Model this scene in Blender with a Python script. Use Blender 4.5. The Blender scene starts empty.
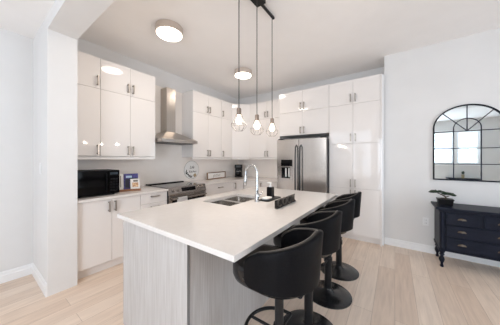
import bpy, bmesh, math, random
from mathutils import Vector, Matrix
random.seed(7)
PI = math.pi
S = bpy.context.scene
C = S.collection

# ------------------------------------------------------------------ camera, world, exposure
cam_d = bpy.data.cameras.new('camera')
cam = bpy.data.objects.new('camera', cam_d)
C.objects.link(cam)
S.camera = cam
cam_d.sensor_fit = 'HORIZONTAL'
cam_d.sensor_width = 36.0
cam_d.lens = 36.0 * 203.0 / 500.0
cam.location = (0, 0, 1.37)
cam.rotation_euler = (PI / 2, 0, math.radians(35.5))
cam_d.shift_y = -3.1 / 500.0
cam_d.clip_start = 0.02

world = bpy.data.worlds.new('daylight')
S.world = world
world.use_nodes = True
bg = world.node_tree.nodes['Background']
bg.inputs['Color'].default_value = (0.80, 0.90, 1.0, 1)
bg.inputs['Strength'].default_value = 1.6

S.view_settings.view_transform = 'Standard'
S.view_settings.look = 'None'
S.view_settings.gamma = 1.0
S.view_settings.use_curve_mapping = False
S.view_settings.exposure = 0.09
S.cycles.max_bounces = 12
S.cycles.diffuse_bounces = 7
S.cycles.glossy_bounces = 5
S.cycles.transmission_bounces = 6
S.cycles.transparent_max_bounces = 10
S.cycles.sample_clamp_indirect = 6.0
S.cycles.caustics_reflective = False
S.cycles.caustics_refractive = False

BACK = -2.6          # wall behind the camera
DAY = (0.76, 0.87, 1.0)
WARM = (1.0, 0.88, 0.76)

def area(name, loc, rot, sx, sy, power, col):
    l = bpy.data.lights.new(name, 'AREA')
    l.shape = 'RECTANGLE'; l.size = sx; l.size_y = sy
    l.energy = power; l.color = col
    o = bpy.data.objects.new(name, l); C.objects.link(o)
    o.location = loc; o.rotation_euler = rot
    return o
# windows: (x0, x1, z0, z1) openings in the wall behind the camera, daylight outside each; the last is an unseen one added for fill
WINS = [(1.00, 1.76, 1.20, 2.40), (1.86, 2.42, 1.20, 2.40), (-2.55, -0.80, 0.55, 2.68), (-0.62, 0.86, 0.04, 2.30)]
for i, (x0, x1, z0, z1) in enumerate(WINS):
    area('window_daylight', ((x0 + x1) / 2, BACK - 0.32, (z0 + z1) / 2 + 0.1), (PI / 2, 0, 0), x1 - x0 + .3, z1 - z0 + .3, (52, 52, 14, 38)[i] * (x1 - x0) * (z1 - z0), DAY)
# added unseen window in the right wall, fills light onto the left cabinets
FILLWIN = (0.95, 2.55, 0.05, 2.45)
area('window_daylight', (3.5 + 0.32, (FILLWIN[0] + FILLWIN[1]) / 2, 1.3), (PI / 2, 0, PI / 2), 1.9, 2.6, 66, DAY)

# ------------------------------------------------------------------ helpers
class MB:
    def __init__(s): s.bm = bmesh.new()
    def box(s, x0, x1, y0, y1, z0, z1, bev=0.0, seg=2):
        r = bmesh.ops.create_cube(s.bm, size=1.0)
        vs = r['verts']
        for v in vs:
            v.co = Vector(((x0 + x1) / 2 + v.co.x * (x1 - x0), (y0 + y1) / 2 + v.co.y * (y1 - y0), (z0 + z1) / 2 + v.co.z * (z1 - z0)))
        if bev > 0:
            es = list({e for v in vs for e in v.link_edges})
            bmesh.ops.bevel(s.bm, geom=es, offset=bev, segments=seg, affect='EDGES', profile=0.5)
        return s
    def prism(s, pts, axis, a0, a1):
        """pts: 2-D outline; extruded along axis ('x','y','z') from a0 to a1."""
        def P(p, a):
            if axis == 'x': return Vector((a, p[0], p[1]))
            if axis == 'y': return Vector((p[0], a, p[1]))
            return Vector((p[0], p[1], a))
        A = [s.bm.verts.new(P(p, a0)) for p in pts]
        B = [s.bm.verts.new(P(p, a1)) for p in pts]
        n = len(pts)
        s.bm.faces.new(A); s.bm.faces.new(B[::-1])
        for i in range(n):
            s.bm.faces.new((A[i], B[i], B[(i + 1) % n], A[(i + 1) % n]))
        return s
    def lathe(s, prof, seg=32, c=(0, 0, 0), cap=True):
        rings = []
        for (r, z) in prof:
            if r < 1e-5:
                rings.append([s.bm.verts.new((c[0], c[1], c[2] + z))])
            else:
                rings.append([s.bm.verts.new((c[0] + r * math.cos(2 * PI * k / seg), c[1] + r * math.sin(2 * PI * k / seg), c[2] + z)) for k in range(seg)])
        for a, b in zip(rings, rings[1:]):
            for k in range(seg):
                k2 = (k + 1) % seg
                if len(a) == 1 and len(b) > 1: s.bm.faces.new((a[0], b[k], b[k2]))
                elif len(b) == 1 and len(a) > 1: s.bm.faces.new((a[k], b[0], a[k2]))
                elif len(a) > 1: s.bm.faces.new((a[k], b[k], b[k2], a[k2]))
        if cap:
            if len(rings[0]) > 1: s.bm.faces.new(rings[0])
            if len(rings[-1]) > 1: s.bm.faces.new(rings[-1][::-1])
        return s
    def tube(s, path, r, seg=10, closed=False):
        path = [Vector(p) for p in path]
        n = len(path)
        rr = r if isinstance(r, (list, tuple)) else [r] * n
        rings = []; up = None
        for i, p in enumerate(path):
            if closed: t = path[(i + 1) % n] - path[i - 1]
            elif i == 0: t = path[1] - p
            elif i == n - 1: t = p - path[i - 1]
            else: t = path[i + 1] - path[i - 1]
            t.normalize()
            if up is None:
                up = Vector((0, 0, 1)) if abs(t.z) < 0.9 else Vector((1, 0, 0))
            u = (up - t * up.dot(t)).normalized(); up = u
            w = t.cross(u)
            rings.append([s.bm.verts.new(p + (u * math.cos(2 * PI * k / seg) + w * math.sin(2 * PI * k / seg)) * rr[i]) for k in range(seg)])
        pairs = list(zip(rings, rings[1:]))
        if closed: pairs.append((rings[-1], rings[0]))
        for a, b in pairs:
            for k in range(seg):
                s.bm.faces.new((a[k], a[(k + 1) % seg], b[(k + 1) % seg], b[k]))
        if not closed:
            s.bm.faces.new(rings[0][::-1]); s.bm.faces.new(rings[-1])
        return s
    def ball(s, c, rx, ry, rz, sub=2, jit=0.0):
        r = bmesh.ops.create_icosphere(s.bm, subdivisions=sub, radius=1.0)
        for v in r['verts']:
            k = 1 + random.uniform(-jit, jit)
            v.co = Vector((c[0] + v.co.x * rx * k, c[1] + v.co.y * ry * k, c[2] + v.co.z * rz * k))
        return s
    def quad(s, a, b, c, d):
        s.bm.faces.new([s.bm.verts.new(p) for p in (a, b, c, d)]); return s
    def xf(s, m):
        bmesh.ops.transform(s.bm, matrix=m, verts=s.bm.verts[:]); return s

def root_of(o):
    while o.parent: o = o.parent
    return o

def obj(name, mb, mat, parent=None, smooth=None, local=False):
    """One mesh object. Coordinates are the room's (shifted into the thing's frame) unless local."""
    bm = mb.bm
    bmesh.ops.recalc_face_normals(bm, faces=bm.faces[:])
    me = bpy.data.meshes.new(name)
    bm.to_mesh(me); bm.free()
    o = bpy.data.objects.new(name, me); C.objects.link(o)
    if isinstance(mat, (list, tuple)):
        for m in mat: me.materials.append(m)
    else: me.materials.append(mat)
    if parent is not None:
        if not local: me.transform(Matrix.Translation(-root_of(parent).location))
        o.parent = parent
    if smooth is not None:
        for p in me.polygons: p.use_smooth = True
        try: me.set_sharp_from_angle(angle=math.radians(smooth))
        except Exception: pass
    return o

def thing(name, label, cat, loc=(0, 0, 0), rz=0.0, group=None):
    o = bpy.data.objects.new(name, None); C.objects.link(o)
    o.empty_display_size = 0.1
    o.location = loc; o.rotation_euler = (0, 0, rz)
    o['label'] = label; o['category'] = cat
    if group: o['group'] = group
    return o

def tag(o, label, cat, group=None):
    o['label'] = label; o['category'] = cat
    if group: o['group'] = group
    return o

def struct(name, mb, mat, parent=None, smooth=None):
    o = obj(name, mb, mat, parent, smooth)
    if parent is None: o['kind'] = 'structure'
    return o

def dup(o, parent=None):
    c = o.copy(); C.objects.link(c)
    if parent is not None: c.parent = parent
    for ch in list(o.children): dup(ch, c)
    return c

def text_mb(txt, size, depth, shear=0.0, align='CENTER'):
    cu = bpy.data.curves.new('lettering', 'FONT')
    cu.body = txt; cu.size = size; cu.extrude = depth / 2; cu.shear = shear
    cu.align_x = align; cu.align_y = 'CENTER'; cu.resolution_u = 2
    o = bpy.data.objects.new('lettering', cu); C.objects.link(o)
    dg = bpy.context.evaluated_depsgraph_get(); dg.update()
    me = bpy.data.meshes.new_from_object(o.evaluated_get(dg))
    bpy.data.objects.remove(o); bpy.data.curves.remove(cu)
    m = MB(); m.bm.from_mesh(me); bpy.data.meshes.remove(me)
    return m

# ------------------------------------------------------------------ materials
def mat(name, col, rough=0.5, metal=0.0, spec=0.5, coat=0.0, emit=None, estr=0.0):
    m = bpy.data.materials.new(name); m.use_nodes = True
    b = m.node_tree.nodes['Principled BSDF']
    b.inputs['Base Color'].default_value = (*col, 1)
    b.inputs['Roughness'].default_value = rough
    b.inputs['Metallic'].default_value = metal
    b.inputs['Specular IOR Level'].default_value = spec
    b.inputs['Coat Weight'].default_value = coat
    b.inputs['Coat Roughness'].default_value = 0.05
    if emit:
        b.inputs['Emission Color'].default_value = (*emit, 1)
        b.inputs['Emission Strength'].default_value = estr
    return m

def nodes(m): return m.node_tree.nodes, m.node_tree.links, m.node_tree.nodes['Principled BSDF']

def noisy(m, c0, c1, scale=(1, 1, 1), nscale=8.0, detail=4.0, rough=None, bump=0.0, lo=0.35, hi=0.65):
    n, l, b = nodes(m)
    tc = n.new('ShaderNodeTexCoord'); mp = n.new('ShaderNodeMapping')
    mp.inputs['Scale'].default_value = scale
    nz = n.new('ShaderNodeTexNoise'); nz.inputs['Scale'].default_value = nscale; nz.inputs['Detail'].default_value = detail
    cr = n.new('ShaderNodeValToRGB')
    cr.color_ramp.elements[0].position = lo; cr.color_ramp.elements[0].color = (*c0, 1)
    cr.color_ramp.elements[1].position = hi; cr.color_ramp.elements[1].color = (*c1, 1)
    l.new(tc.outputs['Object'], mp.inputs['Vector']); l.new(mp.outputs['Vector'], nz.inputs['Vector'])
    l.new(nz.outputs['Fac'], cr.inputs['Fac']); l.new(cr.outputs['Color'], b.inputs['Base Color'])
    if rough:
        mr = n.new('ShaderNodeMapRange'); mr.inputs['To Min'].default_value = rough[0]; mr.inputs['To Max'].default_value = rough[1]
        l.new(nz.outputs['Fac'], mr.inputs['Value']); l.new(mr.outputs['Result'], b.inputs['Roughness'])
    if bump:
        bp = n.new('ShaderNodeBump'); bp.inputs['Strength'].default_value = bump; bp.inputs['Distance'].default_value = 0.01
        l.new(nz.outputs['Fac'], bp.inputs['Height']); l.new(bp.outputs['Normal'], b.inputs['Normal'])
    return m

M = {}
M['wall'] = noisy(mat('wall_paint', (.82, .81, .80), .55, spec=.3), (.735, .727, .718), (.755, .747, .738), nscale=3, bump=.01)
M['ceiling'] = noisy(mat('ceiling_paint', (.82, .80, .78), .7, spec=.2), (.89, .87, .855), (.905, .885, .87), nscale=4)
M['trim'] = mat('trim_paint', (.86, .86, .86), .35)
M['splash'] = noisy(mat('backsplash', (.80, .76, .72), .22), (.91, .855, .805), (.93, .88, .835), nscale=5)
M['gloss'] = mat('gloss_cabinet', (.80, .765, .74), .045, spec=.5)
M['gloss_low'] = M['gloss']
M['carcass'] = mat('cabinet_carcass', (.80, .765, .74), .3)
M['quartz'] = noisy(mat('quartz', (.80, .76, .72), .13), (.72, .68, .65), (.74, .705, .675), nscale=22, detail=6, rough=(.10, .16))
M['nickel'] = mat('brushed_nickel', (.42, .38, .34), .34, 1.0)
M['chrome'] = mat('chrome', (.58, .59, .60), .05, 1.0)
M['black_plastic'] = mat('black_plastic', (.006, .006, .007), .35, spec=.14)
M['black_gloss'] = mat('black_glass', (.006, .006, .007), .05, spec=.3)
M['micro_black'] = mat('microwave_black', (.004, .004, .0045), .4, spec=.08)
M['micro_gloss'] = mat('microwave_glass', (.003, .003, .0035), .06, spec=.12)
M['black_metal'] = mat('black_metal', (.010, .010, .011), .35, spec=.3)
M['leather'] = noisy(mat('black_leather', (.004, .004, .005), .5, spec=.10), (.003, .003, .004), (.006, .006, .007), nscale=120, rough=(.42, .56), bump=.08)
M['base_enamel'] = mat('black_enamel', (.012, .012, .013), .22, spec=.5)
M['highlight_piping'] = mat('leather_highlight_piping', (.07, .06, .052), .3)  # paler than the leather: paints the highlight along the shell rim
M['leather_seat'] = mat('black_leather_seat', (.007, .007, .008), .18, spec=.5)
M['white_ceramic'] = mat('white_ceramic', (.85, .84, .82), .25)
M['white_plastic'] = mat('white_plastic', (.82, .82, .82), .35)
M['cloth'] = noisy(mat('white_cloth', (.82, .81, .80), .9, spec=.1), (.88, .87, .86), (.93, .92, .91), nscale=60, bump=.1)
M['bulb'] = mat('bulb_glow', (1, .9, .8), .4, emit=(1, .86, .68), estr=24)
M['diffuser'] = mat('light_diffuser', (1, .95, .9), .4, emit=(1, .90, .78), estr=7)
M['lamp_rim'] = mat('lamp_rim', (.60, .52, .46), .35, .3)
M['leaf'] = noisy(mat('bonsai_leaf', (.012, .03, .014), .6), (.008, .016, .010), (.02, .05, .02), nscale=60)
M['bark'] = mat('bark', (.07, .045, .03), .8)
M['oak_dark'] = noisy(mat('walnut_frame', (.20, .11, .06), .5), (.15, .08, .045), (.26, .15, .08), scale=(1, 8, 8), nscale=9)
M['oak_tray'] = noisy(mat('cherry_tray', (.28, .11, .05), .45), (.22, .09, .04), (.34, .15, .07), scale=(8, 1, 8), nscale=9)
M['console'] = noisy(mat('black_paint', (.006, .008, .015), .42, spec=.17), (.005, .007, .015), (.009, .012, .024), scale=(1, 6, 6), nscale=10, rough=(.35, .5))
M['bronze'] = mat('aged_bronze', (.20, .165, .13), .42, 1.0)
M['mirror'] = mat('mirror_glass', (.80, .88, .915), .01, 1.0)
M['frame_black'] = mat('mirror_frame', (.005, .006, .010), .5, spec=.15)
M['block'] = noisy(mat('charcoal_wood', (.035, .03, .028), .65, spec=.15), (.014, .012, .011), (.045, .038, .034), scale=(6, 1, 6), nscale=18)
M['block_face'] = mat('worn_grey_letter', (.10, .09, .08), .6, spec=.15)
M['paper'] = mat('paper', (.80, .78, .74), .6)
M['blue'] = noisy(mat('blue_cover', (.04, .035, .2), .4), (.025, .022, .11), (.07, .06, .28), nscale=30)
M['navy'] = mat('dark_navy_print', (.012, .012, .035), .5)
M['sky_print'] = mat('pale_blue_print', (.40, .55, .72), .5)
M['food'] = noisy(mat('food_print', (.5, .25, .10), .5), (.30, .10, .03), (.80, .58, .35), nscale=55, lo=.4, hi=.6)
M['grey_print'] = mat('grey_print', (.18, .16, .14), .6)
M['ink'] = mat('soft_black_ink', (.06, .055, .05), .7)
M['pale_ink'] = mat('pale_grey_ink', (.42, .40, .36), .7)
M['sage'] = mat('dark_sage_leaf', (.045, .055, .045), .7)
M['tan_flower'] = mat('tan_flower', (.42, .32, .19), .7)
M['blind'] = mat('blind_slat', (.88, .88, .87), .5)
M['rubber'] = mat('rubber', (.02, .02, .02), .8)
M['cord'] = mat('pendant_cord', (.05, .045, .042), .6)
M['soap'] = mat('white_soap', (.86, .85, .83), .4)
M['terracotta'] = mat('tan_pot', (.45, .38, .24), .6)

# stainless: fine vertical brush lines
M['steel'] = mat('stainless_steel', (.60, .56, .53), .26, 1.0)
noisy(M['steel'], (.66, .63, .605), (.70, .67, .645), scale=(40, 40, .4), nscale=4, rough=(.19, .23))
M['steel_dark'] = mat('dark_steel', (.06, .06, .062), .4, .6)
M['sink_steel'] = mat('sink_steel', (.60, .57, .54), .24, 1.0)

M['stove_steel'] = noisy(mat('dark_stainless', (.30, .27, .25), .28, 1.0), (.27, .245, .225), (.33, .30, .28), scale=(40, .4, 40), nscale=4, rough=(.24, .30))
M['hood_steel'] = noisy(mat('hood_stainless', (.45, .41, .38), .22, 1.0), (.42, .385, .355), (.48, .445, .41), scale=(40, 40, .4), nscale=4, rough=(.26, .32))
# laminate of the island: vertical fine grain
M['laminate'] = noisy(mat('grey_oak_laminate', (.6, .58, .57), .5, spec=.3), (.44, .408, .385), (.56, .538, .522), scale=(26, 26, .8), nscale=5, detail=6, lo=.3, hi=.7, bump=.03)

# glass pane that lets daylight straight through
g = bpy.data.materials.new('window_glass'); g.use_nodes = True
n, l = g.node_tree.nodes, g.node_tree.links
for x in list(n): n.remove(x)
out = n.new('ShaderNodeOutputMaterial'); mx = n.new('ShaderNodeMixShader')
tr = n.new('ShaderNodeBsdfTransparent'); gl = n.new('ShaderNodeBsdfGlossy'); gl.inputs['Roughness'].default_value = .02
mx.inputs['Fac'].default_value = .06
l.new(tr.outputs[0], mx.inputs[1]); l.new(gl.outputs[0], mx.inputs[2]); l.new(mx.outputs[0], out.inputs['Surface'])
M['glass'] = g

# clear bulb: glowing filament haze inside glass that lets its own lamp shine out
g = bpy.data.materials.new('clear_bulb'); g.use_nodes = True
n, l = g.node_tree.nodes, g.node_tree.links
for x in list(n): n.remove(x)
out = n.new('ShaderNodeOutputMaterial'); ad = n.new('ShaderNodeAddShader')
tr = n.new('ShaderNodeBsdfTransparent'); em = n.new('ShaderNodeEmission')
em.inputs['Color'].default_value = (1, .88, .72, 1); em.inputs['Strength'].default_value = 2.6
l.new(tr.outputs[0], ad.inputs[0]); l.new(em.outputs[0], ad.inputs[1]); l.new(ad.outputs[0], out.inputs['Surface'])
M['bulb'] = g

# plank floor, boards along Y
fm = mat('oak_planks', (.6, .45, .33), .38, spec=.35); M['floor'] = fm
n, l, b = nodes(fm)
tc = n.new('ShaderNodeTexCoord'); mp = n.new('ShaderNodeMapping'); mp.inputs['Rotation'].default_value = (0, 0, PI / 2)
br = n.new('ShaderNodeTexBrick')
br.offset = .37; br.offset_frequency = 2; br.squash = 1.0
br.inputs['Scale'].default_value = 1.0; br.inputs['Brick Width'].default_value = 1.55; br.inputs['Row Height'].default_value = .165
br.inputs['Mortar Size'].default_value = .0016; br.inputs['Mortar Smooth'].default_value = .3; br.inputs['Bias'].default_value = 0.0
br.inputs['Color1'].default_value = (.72, .57, .455, 1); br.inputs['Color2'].default_value = (.83, .695, .58, 1)
br.inputs['Mortar'].default_value = (.48, .37, .29, 1)
l.new(tc.outputs['Object'], mp.inputs['Vector']); l.new(mp.outputs['Vector'], br.inputs['Vector'])
mp2 = n.new('ShaderNodeMapping'); mp2.inputs['Scale'].default_value = (11, .9, 1)
nz = n.new('ShaderNodeTexNoise'); nz.inputs['Scale'].default_value = 3.2; nz.inputs['Detail'].default_value = 7; nz.inputs['Distortion'].default_value = .6
l.new(tc.outputs['Object'], mp2.inputs['Vector']); l.new(mp2.outputs['Vector'], nz.inputs['Vector'])
cr = n.new('ShaderNodeValToRGB')
cr.color_ramp.elements[0].position = .30; cr.color_ramp.elements[0].color = (.90, .885, .875, 1)
cr.color_ramp.elements[1].position = .68; cr.color_ramp.elements[1].color = (1.06, 1.06, 1.06, 1)
l.new(nz.outputs['Fac'], cr.inputs['Fac'])
mul = n.new('ShaderNodeMix'); mul.data_type = 'RGBA'; mul.blend_type = 'MULTIPLY'; mul.inputs[0].default_value = 1.0
l.new(br.outputs['Color'], mul.inputs[6]); l.new(cr.outputs['Color'], mul.inputs[7])
l.new(mul.outputs[2], b.inputs['Base Color'])
bp = n.new('ShaderNodeBump'); bp.inputs['Strength'].default_value = .15; bp.inputs['Distance'].default_value = .004
l.new(br.outputs['Fac'], bp.inputs['Height']); bp.invert = True
l.new(bp.outputs['Normal'], b.inputs['Normal'])

# ------------------------------------------------------------------ the room
XL, XR = -3.545, 3.5
YB = 4.40            # back wall of the kitchen alcove
YM = 3.95            # wall with the mirror
CZ, FZ = 3.045, 2.82 # kitchen / front room ceilings
struct('floor', MB().box(XL - .15, XR + .15, BACK - .15, YB + .15, -.12, 0), M['floor'])
struct('ceiling', MB().box(XL - .15, XR + .15, .592, YB + .15, CZ, CZ + .12), M['ceiling'])
struct('ceiling_front', MB().box(XL - .15, XR + .15, BACK - .15, .592, FZ, FZ + .345), M['ceiling'])
struct('wall_left', MB().box(XL - .15, XL, BACK, YB, 0, CZ), M['wall'])
struct('wall_back', MB().box(XL - .15, -.12, YB, YB + .15, 0, CZ), M['wall'])
struct('wall_mirror', MB().box(-.14, XR + .15, YM, YB + .15, 0, CZ), M['wall'])
struct('wall_stub', MB().box(XL, -2.82, .475, .71, 0, CZ), M['wall'])
struct('trim_1', MB().box(-2.82, XR, .475, .71, 2.675, CZ), M['wall'])        # header beam over the wide opening
# wall behind the camera, with its openings
wb = MB()
xs = [XL - .15, -2.55, -.80, -.62, .86, 1.00, 1.76, 1.86, 2.42, XR + .15]
wb.box(xs[0], xs[1], BACK - .15, BACK, 0, FZ).box(xs[2], xs[3], BACK - .15, BACK, 0, FZ)
wb.box(xs[4], xs[5], BACK - .15, BACK, 0, FZ).box(xs[6], xs[7], BACK - .15, BACK, 0, FZ).box(xs[8], xs[9], BACK - .15, BACK, 0, FZ)
for (x0, x1, z0, z1) in WINS:
    wb.box(x0, x1, BACK - .15, BACK, 0, z0).box(x0, x1, BACK - .15, BACK, z1, FZ)
struct('wall_behind', wb, M['wall'])
y0, y1, z0, z1 = FILLWIN
wr = MB()
wr.box(XR, XR + .15, BACK, y0, 0, CZ).box(XR, XR + .15, y1, YM, 0, CZ).box(XR, XR + .15, y0, y1, 0, z0).box(XR, XR + .15, y0, y1, z1, CZ)
struct('wall_right', wr, M['wall'])

def base_board(name, pts_mb): return struct(name, pts_mb, M['trim'])
def bb_profile_x(m, x0, x1, y, sgn, h=.125):     # board along X on a wall whose face looks along sgn*Y
    d = .014 * sgn
    m.prism([(y, 0), (y + d, 0), (y + d, h * .62), (y + d * .65, h * .7), (y + d * .65, h * .9), (y + d * .25, h), (y, h)], 'x', x0, x1)
    return m
def bb_profile_y(m, y0, y1, x, sgn, h=.125):
    d = .014 * sgn
    m.prism([(x, 0), (x + d, 0), (x + d, h * .62), (x + d * .65, h * .7), (x + d * .65, h * .9), (x + d * .25, h), (x, h)], 'y', y0, y1)
    return m
base_board('baseboard_left', bb_profile_y(MB(), BACK, .475, XL, 1))
base_board('baseboard_stub', bb_profile_x(MB(), XL, -2.82, .475, -1))
base_board('baseboard_mirror', bb_profile_x(MB(), -.135, XR, YM, -1, .11))
base_board('baseboard_behind', bb_profile_x(MB(), .93, XR, BACK, 1))
base_board('baseboard_right', bb_profile_y(MB(), 2.6, YM - .015, XR, -1))

def window(idx, x0, x1, z0, z1, transom=None, blinds=()):
    fr = MB()
    y = BACK
    for a, b_ in ((x0, x0 + .045), (x1 - .045, x1)): fr.box(a, b_, y - .11, y - .04, z0, z1)
    for a, b_ in ((z0, z0 + .045), (z1 - .045, z1)): fr.box(x0 + .045, x1 - .045, y - .11, y - .04, a, b_)
    zm = transom if transom else (z0 + z1) / 2
    fr.box(x0 + .045, x1 - .045, y - .11, y - .04, zm - .02, zm + .02)
    w = struct('window_%d' % idx, fr, M['trim'])
    cs = MB()                                     # casing round the opening
    cs.box(x0 - .05, x0, y, y + .016, z0 - .05, z1 + .05).box(x1, x1 + .05, y, y + .016, z0 - .05, z1 + .05)
    cs.box(x0, x1, y, y + .016, z1, z1 + .05).box(x0 - .05, x1 + .05, y, y + .05, z0 - .05, z0)
    obj('casing', cs, M['trim'], w)
    obj('pane', MB().box(x0 + .04, x1 - .04, y - .082, y - .078, z0 + .04, z1 - .04), M['glass'], w)
    for (bx0, bx1, bz0, bz1) in blinds:
        m = MB()
        z = bz0 + .02
        while z < bz1 - .03:
            c, s_ = math.cos(.95) * .024, math.sin(.95) * .024
            m.prism([(y - .02 - c, z - s_), (y - .02 + c, z + s_), (y - .02 + c, z + s_ + .0025), (y - .02 - c, z - s_ + .0025)], 'x', bx0, bx1)
            z += .048
        m.box(bx0, bx1, y - .038, y - .004, bz1 - .03, bz1)
        obj('blind', m, M['blind'], w)
    return w
window(1, *WINS[0], None, [(WINS[0][0] + .02, WINS[0][1] - .02, WINS[0][2] + .02, WINS[0][3] - .005)])
window(2, *WINS[1], None, [(WINS[1][0] + .02, WINS[1][1] - .02, WINS[1][2] + .02, WINS[1][3] - .005)])
window(3, *WINS[2], 2.12, [(-2.53, -1.56, .57, 2.10), (-1.44, -1.14, .57, 2.10)])
y0, y1, z0, z1 = FILLWIN
window(5, *WINS[3], 2.25)  # added glazed opening, unseen, lights the island end and the floor
fr = MB()
fr.box(XR + .04, XR + .11, y0, y0 + .05, z0, z1).box(XR + .04, XR + .11, y1 - .05, y1, z0, z1)
fr.box(XR + .04, XR + .11, y0 + .05, y1 - .05, z0, z0 + .05).box(XR + .04, XR + .11, y0 + .05, y1 - .05, z1 - .05, z1)
fr.box(XR + .04, XR + .11, (y0 + y1) / 2 - .03, (y0 + y1) / 2 + .03, z0 + .05, z1 - .05)
w4 = struct('window_4', fr, M['trim'])  # unseen window, added for its side light
obj('pane', MB().box(XR + .072, XR + .076, y0 + .04, y1 - .04, z0 + .04, z1 - .04), M['glass'], w4)

# ------------------------------------------------------------------ cabinets
def handle_mb(x, z, vertical=True, L=.13, y=-.019):
    m = MB()
    r = .0072; o_ = .028
    if vertical:
        m.box(x - r, x + r, y - o_ - 2 * r, y - o_, z - L / 2, z + L / 2, .002)
        for s in (-1, 1): m.box(x - r, x + r, y - o_, y, z + s * L * .40 - r, z + s * L * .40 + r)
    else:
        m.box(x - L / 2, x + L / 2, y - o_ - 2 * r, y - o_, z - r, z + r, .002)
        for s in (-1, 1): m.box(x + s * L * .40 - r, x + s * L * .40 + r, y - o_, y, z - r, z + r)
    return m

def cabinet(name, label, loc, rz, w, d, h, fronts, toe=0.0, top=0.0, rail=0.0, sidefill=None):
    """Local frame: x along the width, front at y=0 (doors proud of it towards -y), body towards +y."""
    t = thing(name, label, 'cabinet', loc, rz)
    b_ = MB().box(0, w, 0, d, toe, h)
    obj('body', b_, M['carcass'], t, local=True)
    if toe: obj('toe_kick', MB().box(0, w, .05, d, 0, toe - .001), M['gloss_low'], t, local=True)
    if rail: obj('light_rail', MB().box(0, w, -.004, .016, -rail, -.003), M['gloss_low'], t, local=True)
    g_ = .0016
    for f in fronts:
        kind, a, b2, c, e, hd = f
        o = obj(kind, MB().box(a + g_, b2 - g_, -.019, -.001, c + g_, e - g_, .0012, 1), M['gloss'], t, local=True)
        if hd:
            side, at = hd
            if side == 'H':
                obj('handle', handle_mb((a + b2) / 2, e - at, False), M['nickel'], o, local=True)
            else:
                hx = a + .035 if side == 'L' else b2 - .035
                hz = c + at if at > 0 else e + at
                obj('handle', handle_mb(hx, hz), M['nickel'], o, local=True)
    return t

R90 = PI / 2
XB = -2.87 - .019    # front of base carcasses on the left run (doors end at -2.87)
XU = -3.20 - .019    # front of wall cabinets
DB = XB - XL - .004; DU = XU - XL - .004
BH = .882            # base cabinet height under the worktop
# base run on the left wall
cabinet('base_cabinet', 'white gloss double-door base cabinet under the microwave', (XB, .715, 0), R90, .695, DB, BH,
        [('door', 0, .345, .115, BH - .004, ('R', -.085)), ('door', .345, .695, .115, BH - .004, ('L', -.085))], toe=.11)
cabinet('drawer_cabinet', 'white gloss base cabinet of stacked drawers between the double doors and the stove', (XB, 1.411, 0), R90, .404, DB, BH,
        [('drawer', 0, .404, .735, BH - .004, ('H', .045)), ('drawer', 0, .404, .43, .735, ('H', .05)), ('drawer', 0, .404, .115, .43, ('H', .05))], toe=.11)
cabinet('base_cabinet', 'white gloss base cabinet with top drawer, right of the stove below the framed sign', (XB, 2.568, 0), R90, .84, DB, BH,
        [('drawer', 0, .84, .70, BH - .004, ('H', .07)), ('door', 0, .42, .115, .70, ('R', -.085)), ('door', .42, .84, .115, .70, ('L', -.085))], toe=.11)
cabinet('base_cabinet', 'narrow white gloss corner base cabinet below the coffee maker', (XB, 3.409, 0), R90, .36, DB, BH,
        [('door', 0, .355, .115, BH - .004, ('L', -.085))], toe=.11)
YF = 3.80            # door plane of the tall run on the far wall
YBASE = 3.775
cabinet('base_cabinet', 'white gloss base cabinet on the far wall left of the fridge', (-2.868, YBASE, 0), 0, .89, YB - YBASE - .004, BH,
        [('door', .03, .46, .115, BH - .004, ('R', -.085)), ('door', .46, .89, .115, BH - .004, ('L', -.085))], toe=.11)
# wall cabinets
UB, SEAM, UT = 1.415, 2.31, 2.722
UH = UT - UB; s_ = SEAM - UB
cabinet('wall_cabinet', 'white gloss single-column wall cabinet above the microwave, beside the pillar', (XU, .715, UB), R90, .332, DU, UH,
        [('door', 0, .332, 0, s_, ('R', .085)), ('door', 0, .332, s_, UH, ('R', .10))], rail=.045)
cabinet('wall_cabinet', 'white gloss wall cabinet of paired doors left of the range hood', (XU, 1.048, UB), R90, .762, DU, UH,
        [('door', 0, .376, 0, s_, ('R', .085)), ('door', .376, .762, 0, s_, ('L', .085)),
         ('door', 0, .376, s_, UH, ('R', .10)), ('door', .376, .762, s_, UH, ('L', .10))], rail=.045)
cabinet('wall_cabinet', 'white gloss wall cabinet of paired doors right of the range hood', (XU, 2.572, UB), R90, .80, DU, UH,
        [('door', 0, .40, 0, s_, ('R', .085)), ('door', .40, .80, 0, s_, ('L', .085)),
         ('door', 0, .40, s_, UH, ('R', .10)), ('door', .40, .80, s_, UH, ('L', .10))], rail=.045)
cabinet('wall_cabinet', 'white gloss narrow wall cabinet left of the angled corner cabinet', (XU, 3.373, UB), R90, .367, DU, UH,
        [('door', 0, .367, 0, s_, ('L', .085)), ('door', 0, .367, s_, UH, ('L', .10))], rail=.045)
# angled corner cabinet
t = thing('corner_cabinet', 'white gloss corner wall cabinet with angled doors above the coffee maker', 'cabinet', (XL, YB, UB))
YU = 4.055           # door plane of the far wall cabinets
cx0, cy0 = XU, 3.742; cx1, cy1 = -2.905, YU + .019
pts = [(XL + .003, 3.742), (cx0, cy0), (cx1, cy1), (cx1, YB - .003), (XL + .003, YB - .003)]
obj('body', MB().prism(pts, 'z', UB, UT), M['carcass'], t)
dx, dy = cx1 - cx0, cy1 - cy0; Ld = math.hypot(dx, dy); nx, ny = dy / Ld, -dx / Ld
def diag(a, b2, off0, off1, z0, z1):
    P = lambda u, o: (cx0 + dx * u + nx * o, cy0 + dy * u + ny * o)
    return MB().prism([P(a, off0), P(b2, off0), P(b2, off1), P(a, off1)], 'z', z0, z1)
obj('door', diag(.025, .985, .001, .019, UB + .002, SEAM - .002), M['gloss'], t)
obj('door', diag(.025, .985, .001, .019, SEAM + .002, UT - .002), M['gloss'], t)
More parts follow.
